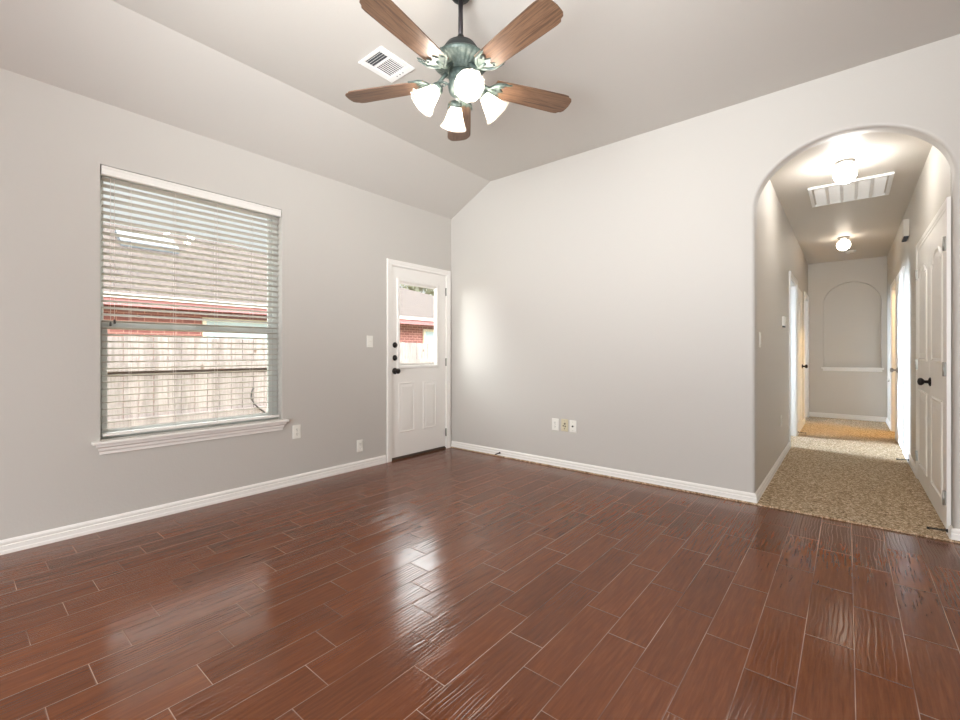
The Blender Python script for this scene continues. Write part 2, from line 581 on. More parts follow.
def grid_wall(ys, zs, hole, fn, t0, t1, name, mat, kind='structure'):
    """wall of the cells of a grid that hole(i, j) leaves filled; fn(u, v, h)"""
    mb = MB()
    ny, nz = len(ys) - 1, len(zs) - 1
    fill = lambda i, j: 0 <= i < ny and 0 <= j < nz and not hole(i, j)
    for i in range(ny):
        for j in range(nz):
            if not fill(i, j):
                continue
            a, b, c, d = ys[i], ys[i + 1], zs[j], zs[j + 1]
            for h in (t0, t1):
                mb.add([fn(a, c, h), fn(b, c, h), fn(b, d, h), fn(a, d, h)], [(0, 1, 2, 3)])
            for (di, dj, p, q) in ((-1, 0, (a, c), (a, d)), (1, 0, (b, c), (b, d)), (0, -1, (a, c), (b, c)), (0, 1, (a, d), (b, d))):
                if not fill(i + di, j + dj):
                    mb.add([fn(*p, t0), fn(*q, t0), fn(*q, t1), fn(*p, t1)], [(0, 1, 2, 3)])
    me = mb.build(name, mat, kind=kind)
    bm = bmesh.new(); bm.from_mesh(me.data)
    bmesh.ops.remove_doubles(bm, verts=bm.verts, dist=1e-5)
    bmesh.ops.recalc_face_normals(bm, faces=bm.faces)
    bm.to_mesh(me.data); bm.free()
    return me

XF = lambda u, v, h: (h, u, v)     # a wall facing along x: u = y, v = z
YF = lambda u, v, h: (u, h, v)     # a wall facing along y: u = x, v = z

# ------------------------------------------------------------------ room shell
CH, CL, XB = 3.04, 2.735, 0.60          # flat ceiling, low side, where the slope ends
XR, YR = 7.0, -7.4                      # right and rear limits of the room
HX0, HX1, HY = 3.128, 4.155, 5.83       # hall
HC = 2.69                               # hall ceiling
TH = 0.12                               # arch wall thickness
# window and door openings in the left wall
WY0, WY1, WZ0, WZ1 = -3.245, -2.065, 0.572, 2.338
DY0, DY1, DZ1 = -0.915, -0.075, 2.055

MB().box(-0.14, XR, YR - 0.2, -0.02, -0.08, 0.0).build('floor', M['tile'], kind='structure')

ys = [YR - 0.1, WY0, WY1, DY0, DY1, TH]
zs = [-0.08, 0.0, WZ0, DZ1, WZ1, CL + 0.02]
def lw_hole(i, j):
    a, b = ys[i], ys[i + 1]
    c, d = zs[j], zs[j + 1]
    if a == WY0 and c >= WZ0 and d <= WZ1:
        return True
    if a == DY0 and c >= 0.0 and d <= DZ1:
        return True
    return False
grid_wall(ys, zs, lw_hole, XF, 0.0, -0.14, 'wall_left', M['paint'])

# back wall with the arched opening and rounded (bullnose) edges
AC, AA, AB, AZ = 3.645, 0.515, 0.418, 2.215
rb = 0.020
path = [(AC - AA, 0.0), (AC - AA, 0.6), (AC - AA, 1.2), (AC - AA, 1.8)]
nrm = [(-1, 0)] * 4
for i in range(49):
    a = PI - PI * i / 48
    path.append((AC + AA * math.cos(a), AZ + AB * math.sin(a)))
    nx, nz = math.cos(a) / AA, math.sin(a) / AB
    l_ = math.hypot(nx, nz)
    nrm.append((nx / l_, nz / l_))
path += [(AC + AA, 1.8), (AC + AA, 1.2), (AC + AA, 0.6), (AC + AA, 0.0)]
nrm += [(1, 0)] * 4
mb = MB()
sec = []
for k in range(7):
    t = (PI / 2) * k / 6
    sec.append((rb * (1 - math.sin(t)), rb * (1 - math.cos(t))))
sec = sec + [(o, TH - y) for (o, y) in sec[::-1]]
vs_, fs = [], []
for (px, pz), (nx, nz) in zip(path, nrm):
    for (o, y) in sec:
        vs_.append((px + nx * o, y, pz + nz * o))
ns = len(sec)
for i in range(len(path) - 1):
    for k in range(ns - 1):
        fs.append((i * ns + k, (i + 1) * ns + k, (i + 1) * ns + k + 1, i * ns + k + 1))
mb.add(vs_, fs, True)
offp = [(px + nx * rb, pz + nz * rb) for (px, pz), (nx, nz) in zip(path, nrm)]
top = CH + 0.02
xl, xr = offp[0][0], offp[-1][0]
for y in (0.0, TH):
    q = lambda pts: mb.add([(u, y, v) for u, v in pts], [tuple(range(len(pts)))])
    q([(-0.14, 0.0), (xl, 0.0), (xl, top), (XB, top), (0.0, CL + 0.03), (-0.14, CL + 0.02)])
    q([(xr, 0.0), (XR, 0.0), (XR, top), (xr, top)])
    for (a, b) in zip(offp[3:-3], offp[4:-3]):
        if b[0] - a[0] > 1e-6:
            q([a, b, (b[0], top), (a[0], top)])
wb = mb.build('wall_back', M['paint'], kind='structure')
bm = bmesh.new(); bm.from_mesh(wb.data)
bmesh.ops.remove_doubles(bm, verts=bm.verts, dist=1e-5)
bmesh.ops.recalc_face_normals(bm, faces=bm.faces)
bm.to_mesh(wb.data); bm.free()

# ceiling: sloped strip along the left wall, then flat
MB().prism([(-0.14, CL - 0.07), (0.0, CL), (XB, CH), (XR, CH), (XR, CH + 0.15), (XB, CH + 0.15), (-0.14, CL + 0.12)],
           YF, YR - 0.1, TH).build('ceiling', M['paint'], kind='structure')
# wall behind the camera and right wall, each with an opening added for light
xs_ = [-0.14, 1.6, 5.2, XR]
zr = [-0.08, 0.05, 2.45, CH + 0.02]
grid_wall(xs_, zr, lambda i, j: i == 1 and j == 1, YF, YR, YR - 0.12, 'wall_rear', M['paint'])
yr_ = [YR - 0.1, -5.4, -3.0, TH]
zz = [-0.08, 0.7, 2.2, CH + 0.02]
grid_wall(yr_, zz, lambda i, j: i == 1 and j == 1, XF, XR - 0.12, XR, 'wall_right', M['paint'])

# hall shell
DWY0, DWY1 = 2.56, 3.42          # left doorway with cool daylight
EWY0, EWY1 = 4.90, 5.68          # second left doorway
BWY0, BWY1 = 4.02, 4.74          # right doorway with warm lamp light
DOZ = 2.04
yl = [0.10, DWY0, DWY1, EWY0, EWY1, HY + 0.12]
zl = [-0.02, DOZ, HC + 0.02]
grid_wall(yl, zl, lambda i, j: j == 0 and i in (1, 3), XF, HX0, HX0 - 0.12, 'wall_hall_left', M['hallpaint'])
yl2 = [0.10, BWY0, BWY1, HY + 0.12]
grid_wall(yl2, zl, lambda i, j: j == 0 and i == 1, XF, HX1, HX1 + 0.12, 'wall_hall_right', M['hallpaint'])
MB().box(HX0 - 0.12, HX1 + 0.12, 0.11, HY + 0.12, HC, HC + 0.1).build('ceiling_hall', M['hallpaint'], kind='structure')
MB().box(0.0, 6.2, -0.02, HY + 0.15, -0.08, 0.012).build('floor_carpet', M['carpet'], kind='structure')

# far hall wall with the arched niche
NC, NR, NZ0, NZ1 = 3.715, 0.372, 0.885, 2.325
npath = [(NC - NR, NZ0)]
for i in range(33):
    a = PI - PI * i / 32
    npath.append((NC + NR * math.cos(a), NZ1 - NR * 0.95 + NR * 0.95 * math.sin(a)))
npath.append((NC + NR, NZ0))
mb = MB()
q = lambda pts, y=HY: mb.add([(u, y, v) for u, v in pts], [tuple(range(len(pts)))])
zt = HC + 0.02
q([(HX0 - 0.12, -0.02), (HX1 + 0.12, -0.02), (HX1 + 0.12, NZ0), (HX0 - 0.12, NZ0)])
q([(HX0 - 0.12, NZ0), (NC - NR, NZ0), (NC - NR, zt), (HX0 - 0.12, zt)])
q([(NC + NR, NZ0), (HX1 + 0.12, NZ0), (HX1 + 0.12, zt), (NC + NR, zt)])
for a, b in zip(npath[1:-1], npath[2:-1]):
    q([a, b, (b[0], zt), (a[0], zt)])
for a, b in zip(npath, npath[1:] + npath[:1]):
    mb.add([(a[0], HY, a[1]), (b[0], HY, b[1]), (b[0], HY + 0.09, b[1]), (a[0], HY + 0.09, a[1])], [(0, 1, 2, 3)])
q(npath, HY + 0.09)
wf = mb.build('wall_hall_far', M['hallpaint'], kind='structure')
bm = bmesh.new(); bm.from_mesh(wf.data)
bmesh.ops.remove_doubles(bm, verts=bm.verts, dist=1e-5)
bmesh.ops.recalc_face_normals(bm, faces=bm.faces)
bm.to_mesh(wf.data); bm.free()
MB().box(NC - NR - 0.03, NC + NR + 0.03, HY - 0.045, HY + 0.085, NZ0 - 0.028, NZ0 + 0.001).box(
    NC - NR - 0.01, NC + NR + 0.01, HY - 0.02, HY - 0.0005, NZ0 - 0.065, NZ0 - 0.028).build('trim_niche_sill', M['trim'], bevel=0.005, kind='structure')

# side rooms behind the hall doorways
def side_room(name, x0, x1, y0, y1, open_x):
    m_ = MB()
    t = 0.06
    m_.box(x0 - t, x1 + t, y0 - t, y0, 0.0, 2.5)
    m_.box(x0 - t, x1 + t, y1, y1 + t, 0.0, 2.5)
    m_.box(x0 - t, x1 + t, y0 - t, y1 + t, 2.5, 2.56)
    xx = x0 if open_x == 'max' else x1
    m_.box(min(xx, xx + (-t if open_x == 'max' else t)), max(xx, xx + (-t if open_x == 'max' else t)), y0 - t, y1 + t, 0.0, 2.5)
    return m_.build(name, M['hallpaint'], kind='structure')
side_room('wall_study', 0.12, HX0 - 0.13, 2.0, 4.1, 'max')
side_room('wall_bedroom', 0.12, HX0 - 0.13, 4.25, 5.9, 'max')
side_room('wall_bath', HX1 + 0.13, 5.9, 3.5, 5.4, 'min')

# ------------------------------------------------------------------ baseboards
BBP = [(0.0, 0.0), (0.017, 0.0), (0.017, 0.018), (0.014, 0.022), (0.014, 0.046), (0.008, 0.050), (0.011, 0.056), (0.011, 0.066), (0.006, 0.076), (0.003, 0.079), (0.0, 0.079)]
def baseboard(name, p0, p1, nrm_, z0=0.0, ext=(0, 0)):
    """profile swept from p0 to p1 (2D), protruding along nrm_"""
    d = Vector((p1[0] - p0[0], p1[1] - p0[1])).normalized()
    mb = MB()
    n = len(BBP)
    vs_ = []
    for k, p in enumerate((p0, p1)):
        for (o, h) in BBP:
            e = ext[k] * o * (-1 if k == 0 else 1)
            vs_.append((p[0] + nrm_[0] * o + d.x * e, p[1] + nrm_[1] * o + d.y * e, z0 + h))
    fs = [tuple(range(n)), tuple(range(n, 2 * n))[::-1]] + [(i, (i + 1) % n, n + (i + 1) % n, n + i) for i in range(n)]
    mb.add(vs_, fs)
    return mb.build(name, M['trim'], kind='structure')
baseboard('baseboard_left', (0.0005, YR), (0.0005, -0.982), (1, 0))
baseboard('baseboard_back', (0.016, -0.0005), (3.131, -0.0005), (0, -1), ext=(0, 1))
baseboard('baseboard_back_return', (3.1305, 0.0), (3.1305, DWY0 - 0.072), (1, 0), ext=(1, 0))
baseboard('baseboard_right', (4.159, -0.0005), (XR - 0.13, -0.0005), (0, -1), ext=(1, 0))
baseboard('baseboard_right_return', (4.1545, 0.0), (4.1545, 0.062), (-1, 0), 0.0, ext=(1, 0))
baseboard('baseboard_hall_left', (HX0 + 0.0005, DWY1 + 0.075), (HX0 + 0.0005, EWY0 - 0.07), (1, 0), 0.012)
baseboard('baseboard_hall_right', (HX1 - 0.0005, 1.705), (HX1 - 0.0005, 2.93), (-1, 0), 0.012)
baseboard('baseboard_hall_end', (HX1 - 0.0005, BWY1 + 0.07), (HX1 - 0.0005, HY - 0.002), (-1, 0), 0.012)
baseboard('baseboard_far', (HX0 + 0.016, HY - 0.0005), (HX1 - 0.016, HY - 0.0005), (0, -1), 0.012)

# ------------------------------------------------------------------ door and window casings
CAS = [(0.0, 0.0), (0.0, 0.009), (0.006, 0.013), (0.022, 0.012), (0.030, 0.016), (0.054, 0.019), (0.060, 0.017), (0.062, 0.0)]
def casing(name, u0, u1, v1, fn, v0=0.0, legs=(1, 1)):
    """three sided casing around an opening; profile grows outward from the opening edge; fn(u, v, h)"""
    mb = MB()
    n = len(CAS)
    def corner(k):
        out = []
        for (o, h) in CAS:
            out.append([(u0 - o, v0, h), (u0 - o, v1 + o, h), (u1 + o, v1 + o, h), (u1 + o, v0, h)][k])
        return out
    rings = [corner(k) for k in range(4)]
    vs_ = [fn(*p) for r_ in rings for p in r_]
    fs = []
    for k in range(3):
        for i in range(n):
            j = (i + 1) % n
            fs.append((k * n + i, k * n + j, (k + 1) * n + j, (k + 1) * n + i))
    fs += [tuple(range(n)), tuple(range(3 * n, 4 * n))]
    mb.add(vs_, fs)
    return mb.build(name, M['trim'], kind='structure')
LW = lambda u, v, h: (0.0005 + h, u, v)              # on the left wall, into the room
HL = lambda u, v, h: (HX0 + 0.0005 + h, u, v)        # on the hall's left wall
HR = lambda u, v, h: (HX1 - 0.0005 - h, u, v)        # on the hall's right wall
casing('trim_exterior_door', DY0 + 0.010, DY1 - 0.010, DZ1 - 0.010, LW)
casing('trim_study_door', DWY0, DWY1, DOZ, HL, 0.012)
casing('trim_bedroom_door', EWY0, EWY1, DOZ, HL, 0.012)
casing('trim_bath_door', BWY0, BWY1, DOZ, HR, 0.012)
casing('trim_closet', 0.140, 1.630, 2.035, HR, 0.012)
casing('trim_linen_door', 3.00, 3.76, 2.035, HR, 0.012)

def jamb(name, fn, u0, u1, v1, d0, d1, v0=0.0, t=0.012):
    mb = MB()
    for (a, b, c, d) in ((u0, u0 + t, v0, v1), (u1 - t, u1, v0, v1), (u0 + t, u1 - t, v1 - t, v1)):
        mb.prism(rect(a, b, c, d), fn, d0, d1)
    return mb.build(name, M['trim'], kind='structure')
jamb('trim_exterior_jamb', XF, DY0 + 0.001, DY1 - 0.001, DZ1 - 0.001, -0.139, 0.0)
jamb('trim_study_jamb', XF, DWY0 + 0.001, DWY1 - 0.001, DOZ - 0.001, HX0 - 0.118, HX0, 0.013)
jamb('trim_bedroom_jamb', XF, EWY0 + 0.001, EWY1 - 0.001, DOZ - 0.001, HX0 - 0.118, HX0, 0.013)
jamb('trim_bath_jamb', XF, BWY0 + 0.001, BWY1 - 0.001, DOZ - 0.001, HX1, HX1 + 0.118, 0.013)

# ------------------------------------------------------------------ window 1
w1 = empty('window_1', (0, 0, 0), kind='structure')
fr = MB()
fx0, fx1 = -0.125, -0.075
for (a, b, c, d) in ((WY0 + .002, WY0 + 0.020, WZ0 + .002, WZ1 - .002), (WY1 - 0.045, WY1 - .002, WZ0 + .002, WZ1 - .002),
                     (WY0 + 0.020, WY1 - 0.045, WZ0 + .002, WZ0 + 0.020), (WY0 + 0.020, WY1 - 0.045, WZ1 - 0.045, WZ1 - .002)):
    fr.box(fx0, fx1, a, b, c, d)
fr.build('window_frame', M['vinyl'], w1, bevel=0.003)
MR = 1.318
up = MB()
for (a, b, c, d) in ((WY0 + .021, WY0 + .034, MR - .02, WZ1 - .046), (WY1 - .072, WY1 - .046, MR - .02, WZ1 - .046),
                     (WY0 + .034, WY1 - .072, MR - .02, MR + .016), (WY0 + .034, WY1 - .072, WZ1 - .072, WZ1 - .046)):
    up.box(-0.12, -0.098, a, b, c, d)
up.build('upper_sash', M['vinyl'], w1, bevel=0.002)
lo = MB()
for (a, b, c, d) in ((WY0 + .021, WY0 + .050, WZ0 + .021, MR + .02), (WY1 - .082, WY1 - .046, WZ0 + .021, MR + .02),
                     (WY0 + .050, WY1 - .082, MR - .022, MR + .02), (WY0 + .050, WY1 - .082, WZ0 + .021, WZ0 + .056)):
    lo.box(-0.096, -0.074, a, b, c, d)
lo.box(-0.074, -0.062, -2.70, -2.60, MR + .004, MR + .018)
lo.build('lower_sash', M['vinyl'], w1, bevel=0.002)
MB().box(-0.111, -0.107, WY0 + .033, WY1 - .071, MR + .015, WZ1 - .071).build('glass_pane', M['glass'], w1)
MB().box(-0.087, -0.083, WY0 + .049, WY1 - .081, WZ0 + .055, MR - .021).build('glass_pane', M['glass'], w1)
# stool and apron
st = MB()
st.prism(rect(WY0 - 0.045, WY1 + 0.040, WZ0 - 0.020, WZ0 - 0.001), XF, 0.0005, 0.048)
st.prism(rect(WY0 + 0.002, WY1 - 0.002, WZ0 - 0.020, WZ0 + 0.0005), XF, -0.074, 0.001)
st.build('trim_window_sill', M['trim'], bevel=0.006, seg=3, kind='structure')
ap = MB()
APP = [(0.036, 0.551), (0.034, 0.536), (0.022, 0.526), (0.020, 0.512), (0.013, 0.502), (0.011, 0.484), (0.0005, 0.484), (0.0005, 0.551)]
n = len(APP)
vs_ = [(h, WY0 - 0.028 + (0.036 - h) * 0.9, z) for h, z in APP] + [(h, WY1 + 0.022 - (0.036 - h) * 0.9, z) for h, z in APP]
ap.add(vs_, [tuple(range(n)), tuple(range(n, 2 * n))] + [(i, (i + 1) % n, n + (i + 1) % n, n + i) for i in range(n)])
ap.build('trim_window_apron', M['trim'], kind='structure')

# ------------------------------------------------------------------ blind (hangs inside the window opening)
bl = empty('window_blind', (-0.032, (WY0 + WY1) / 2, WZ1 - 0.002))
tag(bl, 'white two inch slatted blind hanging open in the big window', 'blind')
bl.matrix_world = Matrix.Translation(bl.location)
def under(parent, o):
    """keep a mesh that was written in room coordinates where it stands, under a parent that is moved only"""
    o.parent = parent
    o.matrix_parent_inverse = Matrix.Translation(parent.location).inverted()
    return o
va = MB()
VAP = [(0.0, 0.0), (0.010, 0.0), (0.013, 0.006), (0.008, 0.014), (0.008, 0.040), (0.011, 0.048), (0.013, 0.058), (0.0, 0.060)]
vs_ = [(-0.002 + h, WY0 + 0.006, WZ1 - 0.066 + z) for h, z in VAP] + [(-0.002 + h, WY1 - 0.012, WZ1 - 0.066 + z) for h, z in VAP]
n = len(VAP)
va.add(vs_, [tuple(range(n)), tuple(range(n, 2 * n))] + [(i, (i + 1) % n, n + (i + 1) % n, n + i) for i in range(n)])
under(bl, va.build('valance', M['blind']))
under(bl, MB().box(-0.062, -0.006, WY0 + 0.010, WY1 - 0.014, WZ1 - 0.052, WZ1 - 0.004).build('headrail', M['blind'], bevel=0.002))
SL = MB()
nsl = 38
sz0, sz1 = 0.636, 2.258
pitch = (sz1 - sz0) / (nsl - 1)
tilt = R(10)
for i in range(nsl):
    zc = sz0 + i * pitch
    prof = []
    for k in range(5):
        t = (k / 4 - 0.5) * 0.050
        crown = 0.0016 * (1 - (2 * t / 0.05) ** 2)
        prof.append((t * math.cos(tilt), t * math.sin(tilt) + crown))
    outl = [(a, b + 0.0013) for a, b in prof] + [(a, b - 0.0013) for a, b in prof[::-1]]
    SL.prism([(a, b) for a, b in outl], lambda u, v, h, zc=zc: (-0.034 + u, h, zc + v), WY0 + 0.014, WY1 - 0.018)
under(bl, SL.build('slats', M['slat']))
under(bl, MB().box(-0.060, -0.008, WY0 + 0.014, WY1 - 0.018, 0.594, 0.612).build('bottom_rail', M['blind'], bevel=0.004))
for yy in (-3.085, -2.830, -2.560, -2.300):
    lc = MB()
    for xo in (-0.060, -0.008):
        lc.tube([(xo, yy, 0.61), (xo, yy, 1.4), (xo, yy, WZ1 - 0.05)], 0.0011, 5)
    for i in range(nsl):
        lc.tube([(-0.060, yy, sz0 + i * pitch - 0.004), (-0.008, yy, sz0 + i * pitch - 0.004)], 0.0007, 4)
    under(bl, lc.build('ladder_cord', M['cord']))
for yy, zb in ((-3.196, 1.335), (-3.176, 1.350)):
    c_ = MB().tube([(0.016, yy, zb), (0.016, yy, 1.8), (0.012, yy, WZ1 - 0.08)], 0.0013, 6)
    co = under(bl, c_.build('lift_cord', M['cord']))
    ta = MB().lathe([(0.002, 0.0), (0.0055, -0.006), (0.0065, -0.024), (0.005, -0.030)], lambda x, y, z, yy=yy, zb=zb: (x + 0.016, y + yy, z + zb), 10)
    to = ta.build('cord_tassel', M['black'])
    to.parent = co

# ------------------------------------------------------------------ exterior door
d1 = empty('door_1', (0, 0, 0), kind='structure')
SX0, SX1 = -0.052, -0.008            # slab
sy0, sy1, sz_, sb = DY0 + 0.014, DY1 - 0.015, DZ1 - 0.015, 0.028
LY0, LY1, LZ0, LZ1 = -0.800, -0.232, 0.985, 1.900
yg = [sy0, LY0, LY1, sy1]
zg = [sb, LZ0, LZ1, sz_]
slab = grid_wall(yg, zg, lambda i, j: i == 1 and j == 1, XF, SX1, SX0, 'slab', M['doorpaint'], kind=None)
slab.parent = d1
DF = lambda u, v, h: (SX1 + h, u, v)
pm = MB()
PROF = [(0.0, 0.0), (0.004, 0.005), (0.012, 0.006), (0.019, 0.001), (0.030, 0.001), (0.050, 0.005), (0.056, 0.005)]
for (a, b) in ((-0.800, -0.572), (-0.452, -0.240)):
    pm.relief(rect(a, b, 0.275, 0.815), PROF, DF)
pm.build('raised_panel', M['doorpaint'], d1)
lf = MB()
LPROF = [(-0.026, 0.0), (-0.026, 0.006), (-0.016, 0.014), (0.004, 0.014), (0.012, 0.006), (0.012, -0.02)]
lf.relief(rect(LY0, LY1, LZ0, LZ1), LPROF, DF, cap=False)
lf.build('glass_frame', M['doorpaint'], d1)
MB().box(-0.033, -0.028, LY0 + 0.001, LY1 - 0.001, LZ0 + 0.001, LZ1 - 0.001).build('glass_pane', M['glass'], d1)
mbk = MB().box(-0.0265, -0.012, LY0 + 0.014, LY1 - 0.014, LZ1 - 0.034, LZ1 - 0.013)
for k in range(5):
    mbk.box(-0.0265, -0.013, LY0 + 0.016, LY1 - 0.016, LZ0 + 0.013 + k * 0.006, LZ0 + 0.017 + k * 0.006)
mbk.build('glass_trim_bar', M['doorpaint'], d1, bevel=0.001)
AX = lambda y0, z0, x0, s=1: (lambda x, y, z: (x0 + s * z, y0 + x, z0 + y))
for zc in (1.214, 1.078):
    d_ = MB().lathe([(0.030, 0.0), (0.030, 0.004), (0.026, 0.010), (0.014, 0.013), (0.012, 0.022), (0.004, 0.024)], AX(-0.852, zc, SX1), 24)
    d_.box(SX1 + 0.020, SX1 + 0.030, -0.862, -0.842, zc - 0.004, zc + 0.004)
    d_.build('deadbolt', M['darkbronze'], d1)
MB().lathe([(0.034, 0.0), (0.034, 0.005), (0.028, 0.010), (0.012, 0.014), (0.011, 0.032), (0.020, 0.038), (0.028, 0.048), (0.029, 0.058), (0.022, 0.067), (0.008, 0.071)],
           AX(-0.852, 0.940, SX1), 28).build('door_knob', M['darkbronze'], d1)
for zc in (1.852, 1.022, 0.192):
    h_ = MB().tube([(0.004, sy1 + 0.004, zc - 0.045), (0.004, sy1 + 0.004, zc + 0.045)], 0.006, 10)
    h_.box(-0.009, -0.001, sy1 - 0.004, sy1 + 0.014, zc - 0.045, zc + 0.045)
    h_.build('hinge', M['hinge'], d1)
MB().box(-0.139, 0.004, DY0 + 0.016, DY1 - 0.016, 0.0005, 0.016).box(SX0, SX1 - 0.002, sy0 + .004, sy1 - .004, 0.017, 0.028).build('threshold', M['alum'], d1, bevel=0.003)

# ------------------------------------------------------------------ hall doors
def panel_leaf(parent, name, u0, u1, v0, v1, fn, panels, thick=0.034, mat='doorpaint'):
    m_ = MB()
    m_.prism(rect(u0, u1, v0, v1), fn, -thick, 0.0)
    o = m_.build(name, M[mat], parent)
    for pn in panels:
        pp = MB().relief(pn, [(0.0, 0.0), (0.005, 0.007), (0.016, 0.008), (0.025, 0.001), (0.036, 0.001), (0.066, 0.007), (0.070, 0.007)], fn)
        k_ = pp.build('raised_panel', M[mat], o)
    return o
# closet double door in the hall's right wall, near the arch
d2 = empty('door_2', (0, 0, 0), kind='structure')
CX_ = HX1 - 0.0125
FN2 = lambda u, v, h: (CX_ - h, u, v)
FN2b = lambda u, v, h: (HX1 - 0.013 + 0.0 - h, u, v)
for (a, b) in ((0.145, 0.884), (0.888, 1.625)):
    pw = [arch_rect(a + 0.125, b - 0.125, 1.065, 1.865, 0.075), rect(a + 0.125, b - 0.125, 0.165, 0.815)]
    panel_leaf(d2, 'door_leaf', a, b, 0.022, 2.030, FN2, pw, 0.011)
KX = lambda y0, z0, x0: (lambda x, y, z: (x0 - z, y0 + x, z0 + y))
KN = [(0.033, 0.0), (0.033, 0.005), (0.026, 0.010), (0.012, 0.014), (0.011, 0.032), (0.020, 0.038), (0.028, 0.048), (0.029, 0.058), (0.022, 0.067), (0.008, 0.071)]
MB().lathe(KN, KX(0.832, 0.915, CX_), 28).build('door_knob', M['darkbronze'], d2)
for yy in (0.141, 1.629):
    for zc in (1.82, 1.03, 0.22):
        MB().tube([(CX_ - 0.012, yy, zc - 0.045), (CX_ - 0.012, yy, zc + 0.045)], 0.006, 10).box(CX_ - 0.008, CX_ + 0.002, yy - 0.006, yy + 0.006, zc - 0.045, zc + 0.045).build('hinge', M['hinge'], d2)
# linen door further down on the right
d3 = empty('door_3', (0, 0, 0), kind='structure')
panel_leaf(d3, 'door_leaf', 3.005, 3.755, 0.022, 2.030, FN2, [arch_rect(3.13, 3.63, 1.065, 1.865, 0.075), rect(3.13, 3.63, 0.165, 0.815)], 0.011)
MB().lathe(KN, KX(3.70, 0.915, CX_), 20).build('door_knob', M['hinge'], d3)
# closed door on the left between the two doorways
d4 = empty('door_4', (0, 0, 0), kind='structure')
FN4 = lambda u, v, h: (HX0 + 0.013 + h, u, v)
panel_leaf(d4, 'door_leaf', 3.57, 4.32, 0.022, 2.030, FN4, [arch_rect(3.69, 4.20, 1.065, 1.865, 0.075), rect(3.69, 4.20, 0.165, 0.815)], 0.012)
MB().lathe(KN, AX(4.255, 0.93, HX0 + 0.013), 20).build('door_knob', M['darkbronze'], d4)

# ------------------------------------------------------------------ ceiling fan
FC = (2.11, -2.155)
fan = empty('ceiling_fan', (FC[0], FC[1], CH))
tag(fan, 'five blade ceiling fan with wooden blades, green bronze motor and four lit glass shades', 'ceiling fan')
Z = lambda z: z - CH       # heights are written in room metres
MB().lathe([(0.012, Z(2.975)), (0.045, Z(2.985)), (0.066, Z(3.015)), (0.070, Z(3.0395))], None, 28).build('canopy', M['dome'], fan)
MB().lathe([(0.0125, Z(2.74)), (0.0125, Z(3.0))], None, 16).build('downrod', M['rod'], fan)
MB().lathe([(0.016, Z(2.790)), (0.020, Z(2.766)), (0.044, Z(2.756)), (0.078, Z(2.732)), (0.098, Z(2.702)), (0.105, Z(2.678)), (0.105, Z(2.670)), (0.094, Z(2.666))], None, 40).build('motor_dome', M['dome'], fan)
flute = lambda a, k: 1 + (0.03 * math.cos(28 * a) if k in (5, 6, 7) else 0)
MB().lathe([(0.092, Z(2.671)), (0.112, Z(2.668)), (0.134, Z(2.662)), (0.145, Z(2.652)), (0.146, Z(2.643)), (0.134, Z(2.634)), (0.108, Z(2.624)), (0.084, Z(2.608)), (0.074, Z(2.597)), (0.064, Z(2.592))],
           None, 168, wob=flute).build('motor_housing', M['verdigris'], fan)
MB().lathe([(0.060, Z(2.594)), (0.062, Z(2.560)), (0.056, Z(2.548)), (0.060, Z(2.540)), (0.066, Z(2.520)), (0.060, Z(2.492)), (0.038, Z(2.472)), (0.016, Z(2.462)), (0.012, Z(2.446)), (0.004, Z(2.440))],
           None, 36).build('light_hub', M['verdigris'], fan)
BZ = 2.552
def blade_outline():
    top = [(0.185, 0.060), (0.30, 0.066), (0.45, 0.072), (0.590, 0.076), (0.614, 0.073), (0.624, 0.062), (0.640, 0.056), (0.650, 0.042), (0.653, 0.022), (0.655, 0.0)]
    return [(x, -y) for x, y in top] + [(x, y) for x, y in top[-2::-1]]
def scroll_outline():
    up = [(0.150, 0.012), (0.165, 0.022), (0.175, 0.045), (0.190, 0.066), (0.215, 0.076), (0.245, 0.074), (0.268, 0.078), (0.252, 0.066), (0.232, 0.060), (0.224, 0.050), (0.234, 0.040), (0.226, 0.030), (0.214, 0.026), (0.222, 0.014), (0.240, 0.000)]
    return [(x, -y * 0.9) for x, y in up] + [(x, y * 0.9) for x, y in up[-2::-1]]
ID = lambda u, v, h: (u, v, h)
for k in range(5):
    a = R(-10.8 + 72 * k)
    mtx = Matrix.Translation((0, 0, Z(BZ))) @ Matrix.Rotation(a, 4, 'Z') @ Matrix.Rotation(R(-8), 4, 'X')
    b_ = MB().prism(blade_outline(), ID, 0.0, 0.006).build('blade', M['blade'], fan, bevel=0.0015, matrix=mtx)
    if k:
        b_.data = first_blade
    else:
        first_blade = b_.data
    ir = MB().prism(scroll_outline(), ID, -0.0075, -0.0005)
    ir.tube([(0.075, 0, 0.052), (0.098, 0, 0.034), (0.118, 0, 0.012), (0.140, 0, 0.000), (0.165, 0, -0.006), (0.200, 0, -0.008)], [0.011, 0.010, 0.009, 0.010, 0.011, 0.006], 10)
    for s_ in (-1, 1):
        ir.tube([(0.155, 0.012 * s_, -0.008), (0.178, 0.040 * s_, -0.009), (0.205, 0.062 * s_, -0.009), (0.232, 0.066 * s_, -0.008), (0.256, 0.072 * s_, -0.007)], [0.006, 0.007, 0.007, 0.005, 0.003], 8)
        ir.lathe([(0.006, -0.0125), (0.006, -0.0085)], lambda x, y, z, s_=s_: (x + 0.214, y + 0.042 * s_, z), 10)
    ir.build('blade_arm', M['verdigris'], fan, matrix=Matrix.Translation((0, 0, Z(BZ))) @ Matrix.Rotation(a, 4, 'Z'))
